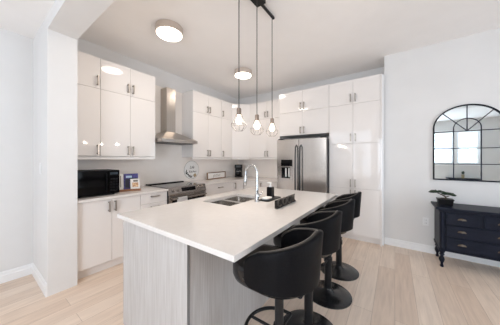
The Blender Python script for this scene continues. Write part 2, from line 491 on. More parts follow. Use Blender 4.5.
obj('light_rail', diag(.03, .97, -.014, .004, UB - .045, UB - .003), M['gloss_low'], t)
cabinet('wall_cabinet', 'white gloss wall cabinet of paired doors on the far wall, left of the fridge', (-2.903, YU + .019, UB), 0, .933, YB - YU - .023, UH,
        [('door', 0, .487, 0, s_, ('R', .085)), ('door', .487, .933, 0, s_, ('L', .085)),
         ('door', 0, .487, s_, UH, ('R', .10)), ('door', .487, .933, s_, UH, ('L', .10))], rail=.045)
# fridge surround and tall cabinets
YT = YF + .019; DT = YB - YT - .004
cabinet('bridge_cabinet', 'white gloss four-door cabinet over the steel fridge', (-1.949, YT, 1.85), 0, .984, DT, UT - 1.85,
        [('door', 0, .487, 0, SEAM - 1.85, ('R', .09)), ('door', .487, .984, 0, SEAM - 1.85, ('L', .09)),
         ('door', 0, .487, SEAM - 1.85, UT - 1.85, ('R', .10)), ('door', .487, .984, SEAM - 1.85, UT - 1.85, ('L', .10))])
tag(obj('fridge_side_panel', MB().box(-1.969, -1.951, YF, YB - .004, 0, UT), M['gloss']), 'tall white panel standing against the left side of the fridge', 'panel')
TW = .775
cabinet('pantry_cabinet', 'tall white gloss pantry cabinet right of the fridge', (-.963, YT, 0), 0, TW, DT, UT,
        [(('door'), a, b2, c, e, (sd, at)) for (c, e, at) in ((.105, .88, -.085), (.88, 1.64, .09), (1.64, SEAM, .10), (SEAM, UT, .10))
         for (a, b2, sd) in ((0, TW / 2, 'R'), (TW / 2, TW, 'L'))], toe=.10)
tag(obj('end_panel', MB().box(-.1855, -.165, YF - .001, YB - .004, 0, UT), M['gloss']), 'tall narrow white end panel closing the pantry beside the mirror wall', 'panel')

struct('trim_3', MB().box(-.1645, -.1405, YF + .06, YF + .085, 0, UT), M['trim'])

# ------------------------------------------------------------------ worktops and backsplash
wt = MB()
wt.box(XL + .002, -2.835, .714, 1.815, .884, .915, .002)
tag(obj('worktop', wt, M['quartz']), 'pale quartz worktop carrying the microwave, left of the stove', 'worktop')
wt = MB().prism([(XL + .002, 2.566), (-2.835, 2.566), (-2.835, 3.74), (-1.972, 3.74), (-1.972, YB - .002), (XL + .002, YB - .002)], 'z', .884, .915)
tag(obj('worktop', wt, M['quartz']), 'pale quartz L-shaped worktop carrying the coffee maker and framed sign', 'worktop')
struct('trim_2', MB().box(XL, XL + .0018, .712, YB - .002, .916, 1.46).box(XL, -1.972, YB - .0018, YB, .916, 1.46).box(XL, XL + .0018, 1.812, 2.570, 1.46, UT), M['splash'])

# ------------------------------------------------------------------ island
IX0, IX1, IY0, IY1 = -1.885, -.615, .735, 2.835
SX = (-1.705, -1.305); SY = (1.495, 1.785, 1.815, 2.105)
t = thing('kitchen_island', 'long island with pale quartz top and grey wood-grain panels in front of the stools', 'island', ((IX0 + IX1) / 2, (IY0 + IY1) / 2, 0))
bx0, bx1, by0, by1 = -1.845, -1.005, .765, 2.80
# carcass is hollow under the sink: four walls
cb = MB()
cb.box(bx0 + .02, bx0 + .05, by0 + .02, by1 - .02, .10, .884).box(bx1 - .05, bx1 - .02, by0 + .02, by1 - .02, .0, .884)
cb.box(bx0 + .05, bx1 - .05, by0 + .02, by0 + .05, .0, .884).box(bx0 + .05, bx1 - .05, by1 - .05, by1 - .02, .0, .884)
cb.box(bx0 + .06, bx0 + .08, by0 + .05, by1 - .05, 0, .10)
obj('carcass', cb, M['carcass'], t)
obj('end_panel', MB().box(bx0, bx1, by0, by0 + .019, 0, .884, .001, 1), M['laminate'], t)
obj('end_panel', MB().box(bx0, bx1, by1 - .019, by1, 0, .884, .001, 1), M['laminate'], t)
obj('edge_band', MB().box(bx1 + .0002, bx1 + .0015, by0, by0 + .019, 0, .884), mat('panel_edge', (.20, .19, .185), .5), t)
obj('back_panel', MB().box(bx1 - .022, bx1 - .004, by0 + .0205, by1 - .0205, 0, .884), M['laminate'], t)
for a in range(4):
    ya = by0 + .022 + a * (by1 - by0 - .044) / 4; yb = by0 + .022 + (a + 1) * (by1 - by0 - .044) / 4
    o = obj('door', MB().box(bx0, bx0 + .018, ya + .002, yb - .002, .115, .880, .001, 1), M['gloss'], t)
    m = MB(); yy = yb - .04 if a % 2 == 0 else ya + .04
    m.box(bx0 - .036, bx0 - .026, yy - .005, yy + .005, .69, .81).box(bx0 - .026, bx0, yy - .005, yy + .005, .70, .71).box(bx0 - .026, bx0, yy - .005, yy + .005, .79, .80)
    obj('handle', m, M['nickel'], o)
top = MB()
# slab with a cut-out for the sink: built as rectangles round the opening with shared faces
xs_ = [IX0, SX[0], SX[1], IX1]; ys_ = [IY0, SY[0], SY[3], IY1]
V = {}
for k, z in enumerate((.884, .915)):
    for i, x in enumerate(xs_):
        for j, y in enumerate(ys_): V[i, j, k] = top.bm.verts.new((x, y, z))
F = top.bm.faces.new
for i in range(3):
    for j in range(3):
        if (i, j) == (1, 1): continue
        F((V[i, j, 1], V[i + 1, j, 1], V[i + 1, j + 1, 1], V[i, j + 1, 1]))
        F((V[i, j, 0], V[i, j + 1, 0], V[i + 1, j + 1, 0], V[i + 1, j, 0]))
for i in range(3):
    F((V[i, 0, 0], V[i + 1, 0, 0], V[i + 1, 0, 1], V[i, 0, 1])); F((V[i, 3, 0], V[i, 3, 1], V[i + 1, 3, 1], V[i + 1, 3, 0]))
    F((V[0, i, 0], V[0, i, 1], V[0, i + 1, 1], V[0, i + 1, 0])); F((V[3, i, 0], V[3, i + 1, 0], V[3, i + 1, 1], V[3, i, 1]))
F((V[1, 1, 0], V[1, 1, 1], V[2, 1, 1], V[2, 1, 0])); F((V[1, 2, 0], V[2, 2, 0], V[2, 2, 1], V[1, 2, 1]))
F((V[1, 1, 0], V[1, 2, 0], V[1, 2, 1], V[1, 1, 1])); F((V[2, 1, 0], V[2, 1, 1], V[2, 2, 1], V[2, 2, 0]))
obj('countertop', top, M['quartz'], t)

def bowl(m, x0, x1, y0, y1, zt, zb):
    w_ = .0025; r = .03
    def ring(ins, z, rad):
        P = []
        for (cx, cy, a0) in ((x1 - ins - rad, y1 - ins - rad, 0), (x0 + ins + rad, y1 - ins - rad, 90), (x0 + ins + rad, y0 + ins + rad, 180), (x1 - ins - rad, y0 + ins + rad, 270)):
            for k in range(5):
                a = math.radians(a0 + k * 22.5); P.append(m.bm.verts.new((cx + rad * math.cos(a), cy + rad * math.sin(a), z)))
        return P
    rings = [ring(-.012, zt, .03), ring(0, zt, .03), ring(.004, zb + .03, .03), ring(.012, zb + .008, .03), ring(.03, zb, .03)]
    for A, B in zip(rings, rings[1:]):
        for k in range(len(A)): m.bm.faces.new((A[k], A[(k + 1) % len(A)], B[(k + 1) % len(A)], B[k]))
    m.bm.faces.new(rings[-1])
t = thing('sink', 'double-bowl stainless sink sunk into the island top', 'sink', ((SX[0] + SX[1]) / 2, (SY[0] + SY[3]) / 2, .70))
rim = MB().box(SX[0] + .001, SX[1] - .001, SY[1] - .006, SY[2] + .006, .868, .884, .003)
obj('divider', rim, M['sink_steel'], t)
for (ya, yb) in ((SY[0] + .003, SY[1]), (SY[2], SY[3] - .003)):
    m = MB(); bowl(m, SX[0] + .013, SX[1] - .013, ya + .0125, yb - .0125, .8835, .70)
    o = obj('bowl', m, M['sink_steel'], t, 40)
    obj('drain', MB().lathe([(.0, .0045), (.028, .0045), (.04, .003), (.042, .0005)], 24, ((SX[0] + SX[1]) / 2, (ya + yb) / 2, .70)), M['chrome'], o, 40)

# faucet
FX, FY = -1.215, 1.835
t = thing('faucet', 'tall chrome gooseneck faucet on the island beside the sink', 'faucet', (FX, FY, .9155))
obj('base', MB().lathe([(.030, 0), (.030, .006), (.024, .012), (.022, .075), (.017, .085)], 24, (FX, FY, .9155)), M['chrome'], t, 40)
path = [(FX, FY, 1.0), (FX, FY, 1.08), (FX, FY, 1.17), (FX, FY, 1.22)]
rr_ = .075
for k in range(1, 13):
    a = PI * k / 12 * 1.02
    path.append((FX - rr_ + rr_ * math.cos(a), FY, 1.22 + rr_ * math.sin(a) * 1.15))
path.append((FX - 2 * rr_ - .003, FY, 1.19))
obj('neck', MB().tube(path, [.016, .0145, .013] + [.0125] * (len(path) - 3), 14), M['chrome'], t, 50)
obj('spray_head', MB().tube([(FX - .1535, FY, 1.19), (FX - .157, FY, 1.14), (FX - .161, FY, 1.085), (FX - .162, FY, 1.075)], [.0135, .0165, .019, .016], 14), M['chrome'], t, 40)
obj('lever', MB().tube([(FX, FY + .02, .965), (FX, FY + .045, .972), (FX + .005, FY + .10, 1.0)], [.011, .009, .006], 10), M['chrome'], t, 50)

# soap set
t = thing('soap_dispenser', 'square black soap bottle with clear pump on the black tray', 'soap dispenser', (-1.20, 2.10, .9245))
x, y = -1.20, 2.10
obj('bottle', MB().box(x - .034, x + .034, y - .034, y + .034, .9245, 1.045, .006), M['black_plastic'], t)
obj('pump', MB().lathe([(.016, 0), (.016, .014), (.006, .016), (.006, .04)], 16, (x, y, 1.045)).box(x - .045, x + .012, y - .008, y + .008, 1.083, 1.096, .003), M['white_plastic'], t, 40)
m = MB()
pts = []
for (cx, cy, a0) in ((.03, .12, 0), (-.03, .12, 90), (-.03, -.12, 180), (.03, -.12, 270)):
    for k in range(6):
        a = math.radians(a0 + 18 * k); pts.append((cx + .035 * math.cos(a), cy + .035 * math.sin(a)))
tc_ = (-1.165, 2.035)
m.prism([(tc_[0] + p[0], tc_[1] + p[1]) for p in pts], 'z', .9155, .9195)
m.prism([(tc_[0] + p[0] * 1.06, tc_[1] + p[1] * 1.04) for p in pts], 'z', .9195, .9240)
tag(obj('tray', m, M['black_plastic']), 'small black tray holding soap beside the faucet', 'tray')
tag(obj('soap_bar', MB().box(-1.205, -1.130, 1.905, 2.025, .9245, .948, .010, 3), M['soap'], None, 40), 'white soap bar lying on the black tray', 'soap')

# word block
t = thing('word_block', 'charcoal wooden word block with cut-out letters standing on the island', 'word block', (-.885, 1.875, .9155))
obj('plank', MB().box(-.902, -.876, 1.655, 2.085, .9155, .928).box(-.902, -.886, 1.655, 2.075, .928, .990), M['block'], t)
for k, ch in enumerate('COOK'):
    m = text_mb(ch, .108, .012)
    m.xf(Matrix.Scale(1.25, 4, (1, 0, 0)))
    m.xf(Matrix.Translation((-.8815, 1.71 + k * .108, .9585)) @ Matrix.Rotation(PI / 2, 4, 'Z') @ Matrix.Rotation(PI / 2, 4, 'X'))
    obj('letter', m, M['block_face'], t)

# ------------------------------------------------------------------ bar stools
ARM = .085            # straight run of each arm towards the island
def shell_path():
    """(direction-normal angle, straight offset, run along the rim 0..1) from one arm tip round the back to the other."""
    P = []
    for k in range(6): P.append((-PI / 2, ARM * (1 - k / 6)))
    for k in range(33): P.append((-PI / 2 + PI * k / 32, 0.0))
    for k in range(6): P.append((PI / 2, ARM * (k + 1) / 6))
    return P
def rim_h(a, off):
    d = abs(math.degrees(a))
    H = .995 - .045 * (d / 45) if d < 45 else .95 - .045 * ((d - 45) / 45)
    u = off / ARM
    H -= .05 * u
    if u > .7: H -= ((u - .7) / .3) ** 2 * .016
    return H
def shell_r(z): return .226 + .022 * (z - .695) / .30
def shell_mb():
    m = MB(); z0 = .708; nz_ = 7; cols = []
    for (a, off) in shell_path():
        H = rim_h(a, off); ca, sa = math.cos(a), math.sin(a); u = off / ARM
        zb = z0 + (max(0, u - .6) / .4) ** 2 * .025
        col = []
        for k in range(nz_):
            z = zb + (H - .012 - zb) * k / (nz_ - 1); col.append((shell_r(z), z))
        r = shell_r(H)
        col += [(r - .004, H - .003), (r - .016, H), (r - .028, H - .004), (r - .034, H - .014)]
        for k in range(4):
            z = H - .014 - (H - .014 - (z0 + .02)) * (k + 1) / 4; col.append((shell_r(z) - .038, z))
        cols.append([m.bm.verts.new((r_ * ca - off, r_ * sa, z_)) for (r_, z_) in col])
    n_ = len(cols[0])
    for A_, B_ in zip(cols, cols[1:]):
        for k in range(n_ - 1): m.bm.faces.new((A_[k], B_[k], B_[k + 1], A_[k + 1]))
        m.bm.faces.new((A_[n_ - 1], B_[n_ - 1], B_[0], A_[0]))
    m.bm.faces.new(cols[0]); m.bm.faces.new(cols[-1][::-1])
    return m
def highlight_piping_mb():  # bead laid where the rim highlight runs
    P = []
    for (a, off) in shell_path():
        H = rim_h(a, off); r = shell_r(H) - .033
        P.append((r * math.cos(a) - off, r * math.sin(a), H - .006))
    return MB().tube(P, .0055, 8)
def seat_mb():
    m = MB(); pr_ = []
    prof = [(0, .655), (.86, .655), (.96, .664), (1.0, .690), (1.0, .735), (.975, .760), (.91, .774), (.7, .783), (0, .785)]
    seg = 40; rings = []
    for (f, z) in prof:
        if f == 0: rings.append([m.bm.verts.new((-.01, 0, z))]); continue
        ring = []
        for k in range(seg):
            a = 2 * PI * k / seg
            ca, sa = math.cos(a), math.sin(a)
            rx = .182 if ca > 0 else .272
            e = .55 if ca < 0 else 1.0
            ring.append(m.bm.verts.new((f * rx * math.copysign(abs(ca) ** e, ca), f * .184 * math.copysign(abs(sa) ** e, sa), z)))
        rings.append(ring)
    for a, b_ in zip(rings, rings[1:]):
        for k in range(seg):
            k2 = (k + 1) % seg
            if len(a) == 1: m.bm.faces.new((a[0], b_[k], b_[k2]))
            elif len(b_) == 1: m.bm.faces.new((a[k], b_[0], a[k2]))
            else: m.bm.faces.new((a[k], b_[k], b_[k2], a[k2]))
    return m
def make_stool(label):
    t = thing('bar_stool', label, 'bar stool', (0, 0, 0), 0, 'black barrel stools along the island')
    obj('base', MB().lathe([(.222, 0), (.223, .006), (.214, .012), (.14, .020), (.07, .034), (.045, .05), (.036, .07)], 48), M['base_enamel'], t, 40, True)
    obj('pole', MB().lathe([(.034, .066), (.034, .36), (.034, .40), (.026, .402), (.026, .64)], 24), M['black_metal'], t, 40, True)
    fr_ = []
    for k in range(25):
        a = PI / 2 + PI * k / 24
        fr_.append((-.05 + .155 * math.cos(a), .165 * math.sin(a), .355))
    m = MB().tube([(.0, .165, .355)] + fr_ + [(.0, -.165, .355)], .0105, 10)
    m.tube([(-.03, 0, .355), (-.205, 0, .355)], .009, 8).lathe([(.041, .333), (.041, .377)], 24)
    m.tube([(0, .165, .355), (0, -.165, .355)], .009, 8)
    obj('footrest', m, M['black_metal'], t, 50, True)
    obj('seat_plate', MB().box(-.075, .075, -.07, .07, .655, .68, .004).lathe([(.045, .64), (.10, .683), (.19, .69), (.212, .698), (.224, .706), (.226, .712)], 40), M['black_metal'], t, 40, True)
    obj('seat', seat_mb(), M['leather_seat'], t, 60, True)
    sh = obj('backrest', shell_mb(), M['leather'], t, 60, True)
    obj('highlight_piping', highlight_piping_mb(), M['highlight_piping'], sh, 60, True)
    return t
SLAB = ['nearest black barrel bar stool, at the near corner of the island',
        'second black barrel bar stool from the near corner of the island',
        'third black barrel bar stool from the near corner of the island',
        'farthest black barrel bar stool, closest to the pantry doors']
st0 = make_stool(SLAB[0])
for i, (sx, sy, ra) in enumerate(((-.555, 1.075, .0), (-.562, 1.595, .0), (-.555, 2.15, .0), (-.562, 2.675, .0))):
    o = st0 if i == 0 else dup(st0)
    o.location = (sx, sy, 0); o.rotation_euler = (0, 0, ra); o['label'] = SLAB[i]

# ------------------------------------------------------------------ fridge
fx0, fx1 = -1.925, -.968
sp = -1.468
FYF = 3.635
t = thing('refrigerator', 'stainless french-style fridge with ice dispenser under the bridge cabinet', 'fridge', ((fx0 + fx1) / 2, 4.0, 0))
obj('body', MB().box(fx0, fx1, FYF + .031, 4.36, .076, 1.745), M['steel_dark'], t)
d1 = MB()
# left door as panels round the dispenser recess
rx0, rx1, rz0, rz1 = -1.835, -1.595, .985, 1.365
d1.box(fx0, rx0, FYF, FYF + .03, .08, 1.755).box(rx1, sp - .003, FYF, FYF + .03, .08, 1.755)
d1.box(rx0, rx1, FYF, FYF + .03, .08, rz0).box(rx0, rx1, FYF, FYF + .03, rz1, 1.755)
o = obj('left_door', d1, M['steel'], t)
dp = obj('dispenser', MB().box(rx0, rx1, FYF - .002, FYF + .028, 1.235, rz1).box(rx0, rx1, FYF + .022, FYF + .029, rz0, 1.235), M['black_gloss'], o)
m = MB().box(rx0 + .085, rx0 + .11, FYF + .002, FYF + .02, 1.03, 1.20, .004).box(rx0 + .15, rx0 + .175, FYF + .002, FYF + .02, 1.03, 1.20, .004)
obj('paddle', m, M['white_plastic'], dp)
m = MB().box(rx0, rx0 + .012, FYF - .004, FYF + .02, rz0, 1.235).box(rx1 - .05, rx1, FYF - .004, FYF + .021, rz0, 1.235).box(rx0, rx1, FYF - .008, FYF + .021, rz0 - .008, rz0 + .02).box(rx0, rx1, FYF - .005, FYF + .02, 1.215, 1.238)
obj('dispenser_trim', m, M['steel'], dp)
o2 = obj('right_door', MB().box(sp + .003, fx1, FYF, FYF + .03, .08, 1.755, .006), M['steel'], t)
for (hx, par) in ((sp - .045, o), (sp + .045, o2)):
    P = [(hx, FYF + .002, 1.64), (hx, FYF - .05, 1.60), (hx, FYF - .062, 1.45), (hx, FYF - .066, 1.10), (hx, FYF - .062, .75), (hx, FYF - .05, .62), (hx, FYF + .002, .58)]
    obj('handle', MB().tube(P, .0125, 10), M['steel_dark'], par, 50)
obj('kick_grille', MB().box(fx0 + .01, fx1 - .01, 3.68, 3.72, .0, .075), M['black_plastic'], t)
obj('hinge_cover', MB().box(fx1 - .11, fx1 - .01, 3.66, 3.75, 1.756, 1.775, .003), M['black_plastic'], o2)
obj('hinge_cover', MB().box(fx0 + .01, fx0 + .11, 3.66, 3.75, 1.756, 1.775, .003), M['black_plastic'], o)

# ------------------------------------------------------------------ range, towel, hood
ry0, ry1 = 1.819, 2.562
RX = -2.815
t = thing('stove', 'stainless slide-in stove with black glass top in the left run', 'stove', (-3.17, (ry0 + ry1) / 2, 0))
obj('body', MB().box(-3.50, RX - .035, ry0, ry1, .03, .905), M['black_plastic'], t)
obj('cooktop', MB().box(-3.53, RX - .06, ry0, ry1, .906, .924, .002), M['black_gloss'], t)
obj('rear_vent', MB().box(-3.538, -3.46, ry0 + .005, ry1 - .005, .9245, .938, .003), M['black_gloss'], t)
cp = obj('control_panel', MB().prism([(RX - .06, .905), (RX - .055, .93), (RX - .035, .93), (RX, .825), (RX, .80), (RX - .035, .80)], 'y', ry0, ry1), M['stove_steel'], t)
# control panel sloped face direction
p0 = Vector((RX - .035, 0, .93)); p1 = Vector((RX, 0, .825)); mid = (p0 + p1) / 2
nrm = Vector((p0 - p1)).cross(Vector((0, 1, 0))).normalized()
if nrm.x < 0: nrm = -nrm
for yk in (1.90, 1.985, 2.40, 2.485):
    m = MB().lathe([(.026, 0), (.026, .006), (.020, .010), (.018, .03), (.0, .032)], 24)
    m.xf(Matrix.Translation((mid.x, yk, mid.z)) @ Vector((0, 0, 1)).rotation_difference(nrm).to_matrix().to_4x4())
    obj('knob', m, M['stove_steel'], cp, 40)
q = (p0 - p1).normalized()
m = MB(); e = .04
c0 = Vector((mid.x, 2.19, mid.z)) + nrm * .0015
m.bm.faces.new([m.bm.verts.new(c0 + Vector((0, sy * .14, 0)) + q * sz * .032) for sy, sz in ((-1, -1), (1, -1), (1, 1), (-1, 1))])
bmesh.ops.solidify(m.bm, geom=m.bm.faces[:], thickness=.002)
obj('display', m, M['black_gloss'], cp)
dr = obj('oven_door', MB().box(RX - .034, RX - .004, ry0 + .004, ry1 - .004, .255, .795, .003), M['stove_steel'], t)
obj('door_window', MB().box(RX - .0038, RX - .0015, ry0 + .05, ry1 - .05, .36, .725), M['black_gloss'], dr)
hm = MB().tube([(RX + .045, ry0 + .03, .755), (RX + .045, ry1 - .03, .755)], .012, 12)
for yy in (ry0 + .06, ry1 - .06): hm.tube([(RX - .004, yy, .755), (RX + .045, yy, .755)], .010, 10)
obj('handle', hm, M['stove_steel'], dr, 50)
obj('storage_drawer', MB().box(RX - .034, RX - .004, ry0 + .004, ry1 - .004, .05, .25, .003), M['stove_steel'], t)
# towel over the handle
m = MB(); ty0, ty1 = 1.935, 2.105
for j in range(13): pass
rows = []
prof = [(RX + .026, .52), (RX + .0275, .62), (RX + .029, .72), (RX + .0305, .757), (RX + .036, .770), (RX + .045, .7745), (RX + .055, .770), (RX + .0600, .757), (RX + .0610, .70), (RX + .0620, .58), (RX + .0615, .47)]
for (px_, pz_) in prof:
    rows.append([m.bm.verts.new((px_ + (.0025 * math.sin(j * 1.3) * (1 if pz_ < .72 else 0)), ty0 + (ty1 - ty0) * j / 16, pz_)) for j in range(17)])
for a, b_ in zip(rows, rows[1:]):
    for k in range(16): m.bm.faces.new((a[k], a[k + 1], b_[k + 1], b_[k]))
bmesh.ops.solidify(m.bm, geom=m.bm.faces[:], thickness=.0018)
tag(obj('dish_towel', m, M['cloth'], None, 60), 'white towel draped over the stove handle', 'towel')

t = thing('range_hood', 'stainless chimney range hood over the stove', 'range hood', (XL, 2.2, 1.66))
hy0, hy1, hx1 = 1.828, 2.562, -3.05
cy0_, cy1_, cx_ = 2.105, 2.285, -3.345
m = MB(); A_ = [(XL + .003, hy0, 1.715), (hx1, hy0, 1.715), (hx1, hy1, 1.715), (XL + .003, hy1, 1.715)]
B_ = [(XL + .003, cy0_, 1.875), (cx_, cy0_, 1.875), (cx_, cy1_, 1.875), (XL + .003, cy1_, 1.875)]
va = [m.bm.verts.new(p) for p in A_]; vb = [m.bm.verts.new(p) for p in B_]
m.bm.faces.new(va); m.bm.faces.new(vb)
for k in range(4): m.bm.faces.new((va[k], va[(k + 1) % 4], vb[(k + 1) % 4], vb[k]))
obj('canopy', m, M['hood_steel'], t)
obj('rim', MB().box(XL + .003, hx1, hy0, hy1, 1.66, 1.7145, .002), M['hood_steel'], t)
obj('chimney', MB().box(XL + .003, cx_, cy0_, cy1_, 1.8755, 2.675, .002), M['hood_steel'], t)
obj('grease_filter', MB().box(XL + .06, hx1 - .05, hy0 + .05, hy1 - .05, 1.655, 1.6595), M['steel_dark'], t)

# ------------------------------------------------------------------ things on the left worktops
t = thing('microwave', 'black microwave on the left worktop beside the pillar', 'microwave', (-3.15, .955, .9155))
mx0, mx1, my0, my1 = -3.34, -2.965, .725, 1.185
obj('body', MB().box(mx0, mx1 - .02, my0, my1, .928, 1.232, .004), M['micro_black'], t)
dr = obj('door', MB().box(mx1 - .0195, mx1, my0, 1.055, .930, 1.230, .004), M['micro_gloss'], t)
obj('handle', MB().tube([(mx1, 1.03, 1.19), (mx1 + .022, 1.03, 1.18), (mx1 + .022, 1.03, .98), (mx1, 1.03, .97)], .007, 8), M['micro_black'], dr, 50)
cp = obj('control_panel', MB().box(mx1 - .0195, mx1, 1.057, my1, .930, 1.230, .004), M['micro_gloss'], t)
obj('display', MB().box(mx1, mx1 + .001, 1.075, 1.168, 1.175, 1.205), mat('microwave_display', (.03, .04, .05), .1), cp)
m = MB()
for r in range(5):
    for c in range(3): m.box(mx1, mx1 + .0012, 1.078 + c * .032, 1.100 + c * .032, .965 + r * .036, .985 + r * .036)
obj('keypad', m, mat('keypad_grey', (.009, .009, .010), .5, spec=.1), cp)
for fx_ in (mx0 + .04, mx1 - .06):
    for fy_ in (my0 + .05, my1 - .05): obj('foot', MB().lathe([(.014, 0), (.014, .0125)], 12, (fx_, fy_, .9155)), M['rubber'], t)

# cookbooks leaning on a small tray-like stand
BR = math.radians(72); BL = (-3.16, 1.395, .9165)
t = thing('book_stand', 'small reddish wooden stand holding cookbooks beside the microwave', 'book stand', BL, BR)
obj('tray', MB().box(-.135, .135, -.085, .060, 0, .016, .004).box(-.135, .135, -.085, -.077, .016, .028, .003), M['oak_tray'], t, local=True)
LEAN = math.radians(14)
def book(name, label, x0, x1, yf, th, h, cover, extra=()):
    """yf: foot of the front cover in the stand's frame; everything leans back by LEAN."""
    rot = Matrix.Rotation(BR, 4, 'Z')
    foot = Vector(BL) + (rot @ Vector(((x0 + x1) / 2, yf, .0175 + 0.0)))
    b_ = thing(name, label, 'book', tuple(foot), BR)
    b_.rotation_euler = (rot @ Matrix.Rotation(-LEAN, 4, 'X')).to_euler()
    w2 = (x1 - x0) / 2; q = .002
    lift = math.sin(LEAN) * th
    b_.location.z += lift
    c = MB().box(-w2, w2, 0, q, 0, h).box(-w2, w2, th - q, th, 0, h).box(-w2, -w2 + q, q, th - q, 0, h)
    obj('cover', c, cover, b_, local=True)
    obj('pages', MB().box(-w2 + q, w2 - .003, q + .0001, th - q - .0001, .002, h - .002), M['paper'], b_, local=True)
    for (nm, a0, a1, c0_, c1_, mt) in extra:
        obj(nm, MB().box(-w2 + a0, -w2 + a1, -.0008, -.0001, c0_, c1_), mt, b_, local=True)
    return b_
book('cookbook', 'tall deep blue cookbook at the back of the wooden stand', -.072, .115, -.005, .022, .225, M['blue'],
     [('cover_title', .03, .105, .165, .195, M['sky_print']), ('cover_picture', .02, .07, .02, .15, M['navy']), ('cover_band', .072, .182, .115, .16, M['navy'])])
book('cookbook', 'small white cookbook with a food photo at the front of the stand', .010, .128, -.045, .016, .150, M['paper'],
     [('cover_picture', .02, .10, .03, .095, M['food']), ('cover_title', .035, .095, .105, .135, M['grey_print'])])
book('cookbook', 'slim white cookbook at the left end of the wooden stand', -.128, -.078, -.005, .022, .225, M['paper'],
     [('cover_title', .012, .024, .03, .20, M['grey_print'])])

# round sign on the wall
t = thing('round_sign', 'round white wall sign with script and leaves right of the stove', 'sign', (-3.53, 2.81, .955))
SZ = 1.145
def onwall(m, y, z, x=-3.5265):   # text / flat shapes facing +X
    return m.xf(Matrix.Translation((x, y, z)) @ Matrix.Rotation(PI / 2, 4, 'Z') @ Matrix.Rotation(PI / 2, 4, 'X'))
obj('board', onwall(MB().lathe([(.190, 0), (.193, .004), (.190, .010), (.182, .012)], 48), 2.81, SZ, -3.5425), M['white_ceramic'], t, 40)
rp = [(.193 * math.cos(2 * PI * k / 40), .193 * math.sin(2 * PI * k / 40), .006) for k in range(40)]
obj('rim', onwall(MB().tube(rp, .004, 6, True), 2.81, SZ, -3.5405), M['pale_ink'], t, 50)
obj('lettering', onwall(text_mb('Life', .085, .002, .35), 2.81, SZ + .055, -3.5285), M['ink'], t)
obj('lettering', onwall(text_mb('Kitchen', .062, .002, .35), 2.825, SZ - .035, -3.5285), M['ink'], t)
m = MB()
for (yy, zz, a, L) in ((-.14, -.02, 1.3, .06), (-.13, -.06, .6, .06), (-.10, -.09, -.5, .065), (-.075, -.12, .3, .055), (-.03, -.15, -.2, .06), (-.05, -.125, .9, .05), (-.01, -.135, .5, .05), (-.145, -.065, 2.2, .05)):
    P = []
    for k in range(12):
        b2 = 2 * PI * k / 12; P.append((yy + L / 2 * math.cos(b2) * math.cos(a) - L / 5 * math.sin(b2) * math.sin(a), zz + L / 2 * math.cos(b2) * math.sin(a) + L / 5 * math.sin(b2) * math.cos(a)))
    m.prism(P, 'z', 0, .0015)
obj('leaves', onwall(m, 2.81, SZ, -3.5302), M['sage'], t)
m = MB()
for (yy, zz) in ((.06, -.115), (.085, -.10), (.075, -.135), (.10, -.12)):
    m.lathe([(.024, 0), (.014, .004), (0, .005)], 10, (yy, zz, 0))
obj('flowers', onwall(m, 2.81, SZ, -3.5302), M['tan_flower'], t)

# framed rectangular sign leaning on the counter
t = thing('framed_sign', 'long wood-framed sign standing in the corner of the worktop', 'sign', (-3.44, 3.46, .9155), math.radians(94))
m = MB(); W_, H_ = .325, .158
m.box(-W_, W_, -.012, .012, 0, .018).box(-W_, W_, -.012, .012, H_ - .018, H_).box(-W_, -W_ + .022, -.012, .012, .018, H_ - .018).box(W_ - .022, W_, -.012, .012, .018, H_ - .018)
obj('frame', m, M['oak_dark'], t, local=True)
obj('panel', MB().box(-W_ + .022, W_ - .022, -.002, .008, .018, H_ - .018), M['white_ceramic'], t, local=True)
m = text_mb('gather', .10, .0016, .2)
obj('lettering', m.xf(Matrix.Translation((0, -.003, H_ / 2 + .004)) @ Matrix.Rotation(PI / 2, 4, 'X')), M['pale_ink'], t, local=True)

# coffee maker
t = thing('coffee_maker', 'black drip coffee maker in the far corner of the worktop', 'coffee maker', (-3.33, 4.15, .9155), math.radians(38))
m = MB().box(-.095, .095, -.12, .10, 0, .035, .008)
obj('base', m, M['black_plastic'], t, local=True)
obj('column', MB().box(-.09, .09, .02, .10, .036, .23, .006), M['black_plastic'], t, local=True)
hd = obj('brew_head', MB().box(-.098, .098, -.115, .10, .2305, .32, .010), M['black_plastic'], t, local=True)
obj('control_plate', MB().box(-.06, .06, -.1165, -.1152, .25, .30), M['steel_dark'], hd, local=True)
cf = obj('carafe', MB().lathe([(.05, 0), (.068, .02), (.072, .06), (.060, .11), (.045, .14), (.05, .155)], 28, (0, -.045, .0375)), M['black_gloss'], t, 40, True)
obj('carafe_band', MB().lathe([(.0615, .108), (.0615, .118), (.056, .122)], 28, (0, -.045, .0375), False), M['steel'], cf, 40, True)
obj('carafe_handle', MB().tube([(.02, -.105, .165), (.03, -.145, .16), (.03, -.15, .10), (.02, -.115, .075)], .008, 8), M['black_plastic'], cf, 50, True)

# ------------------------------------------------------------------ lights that hang or sit on the ceiling
def flush_light(label, x, y):
    t = thing('ceiling_light', label, 'ceiling light', (x, y, CZ), 0, 'flush kitchen ceiling lights')
    obj('rim', MB().lathe([(.150, 0), (.163, -.004), (.163, -.082), (.155, -.086)], 48, (x, y, CZ - .001)), M['lamp_rim'], t, 40)
    obj('diffuser', MB().lathe([(.153, -.0865), (.150, -.094), (.10, -.102), (0, -.104)], 48, (x, y, CZ - .001)), M['diffuser'], t, 60)
    l_ = bpy.data.lights.new('ceiling_lamp', 'AREA'); l_.shape = 'DISK'; l_.size = .30; l_.energy = 5.5; l_.color = WARM
    lo = bpy.data.objects.new('ceiling_lamp', l_); C.objects.link(lo); lo.parent = t; lo.location = (0, 0, -.112)
    return t
flush_light('flush round ceiling light nearest the header beam', -2.33, 1.505)
flush_light('flush round ceiling light further back, behind the pendant cords', -2.34, 3.055)

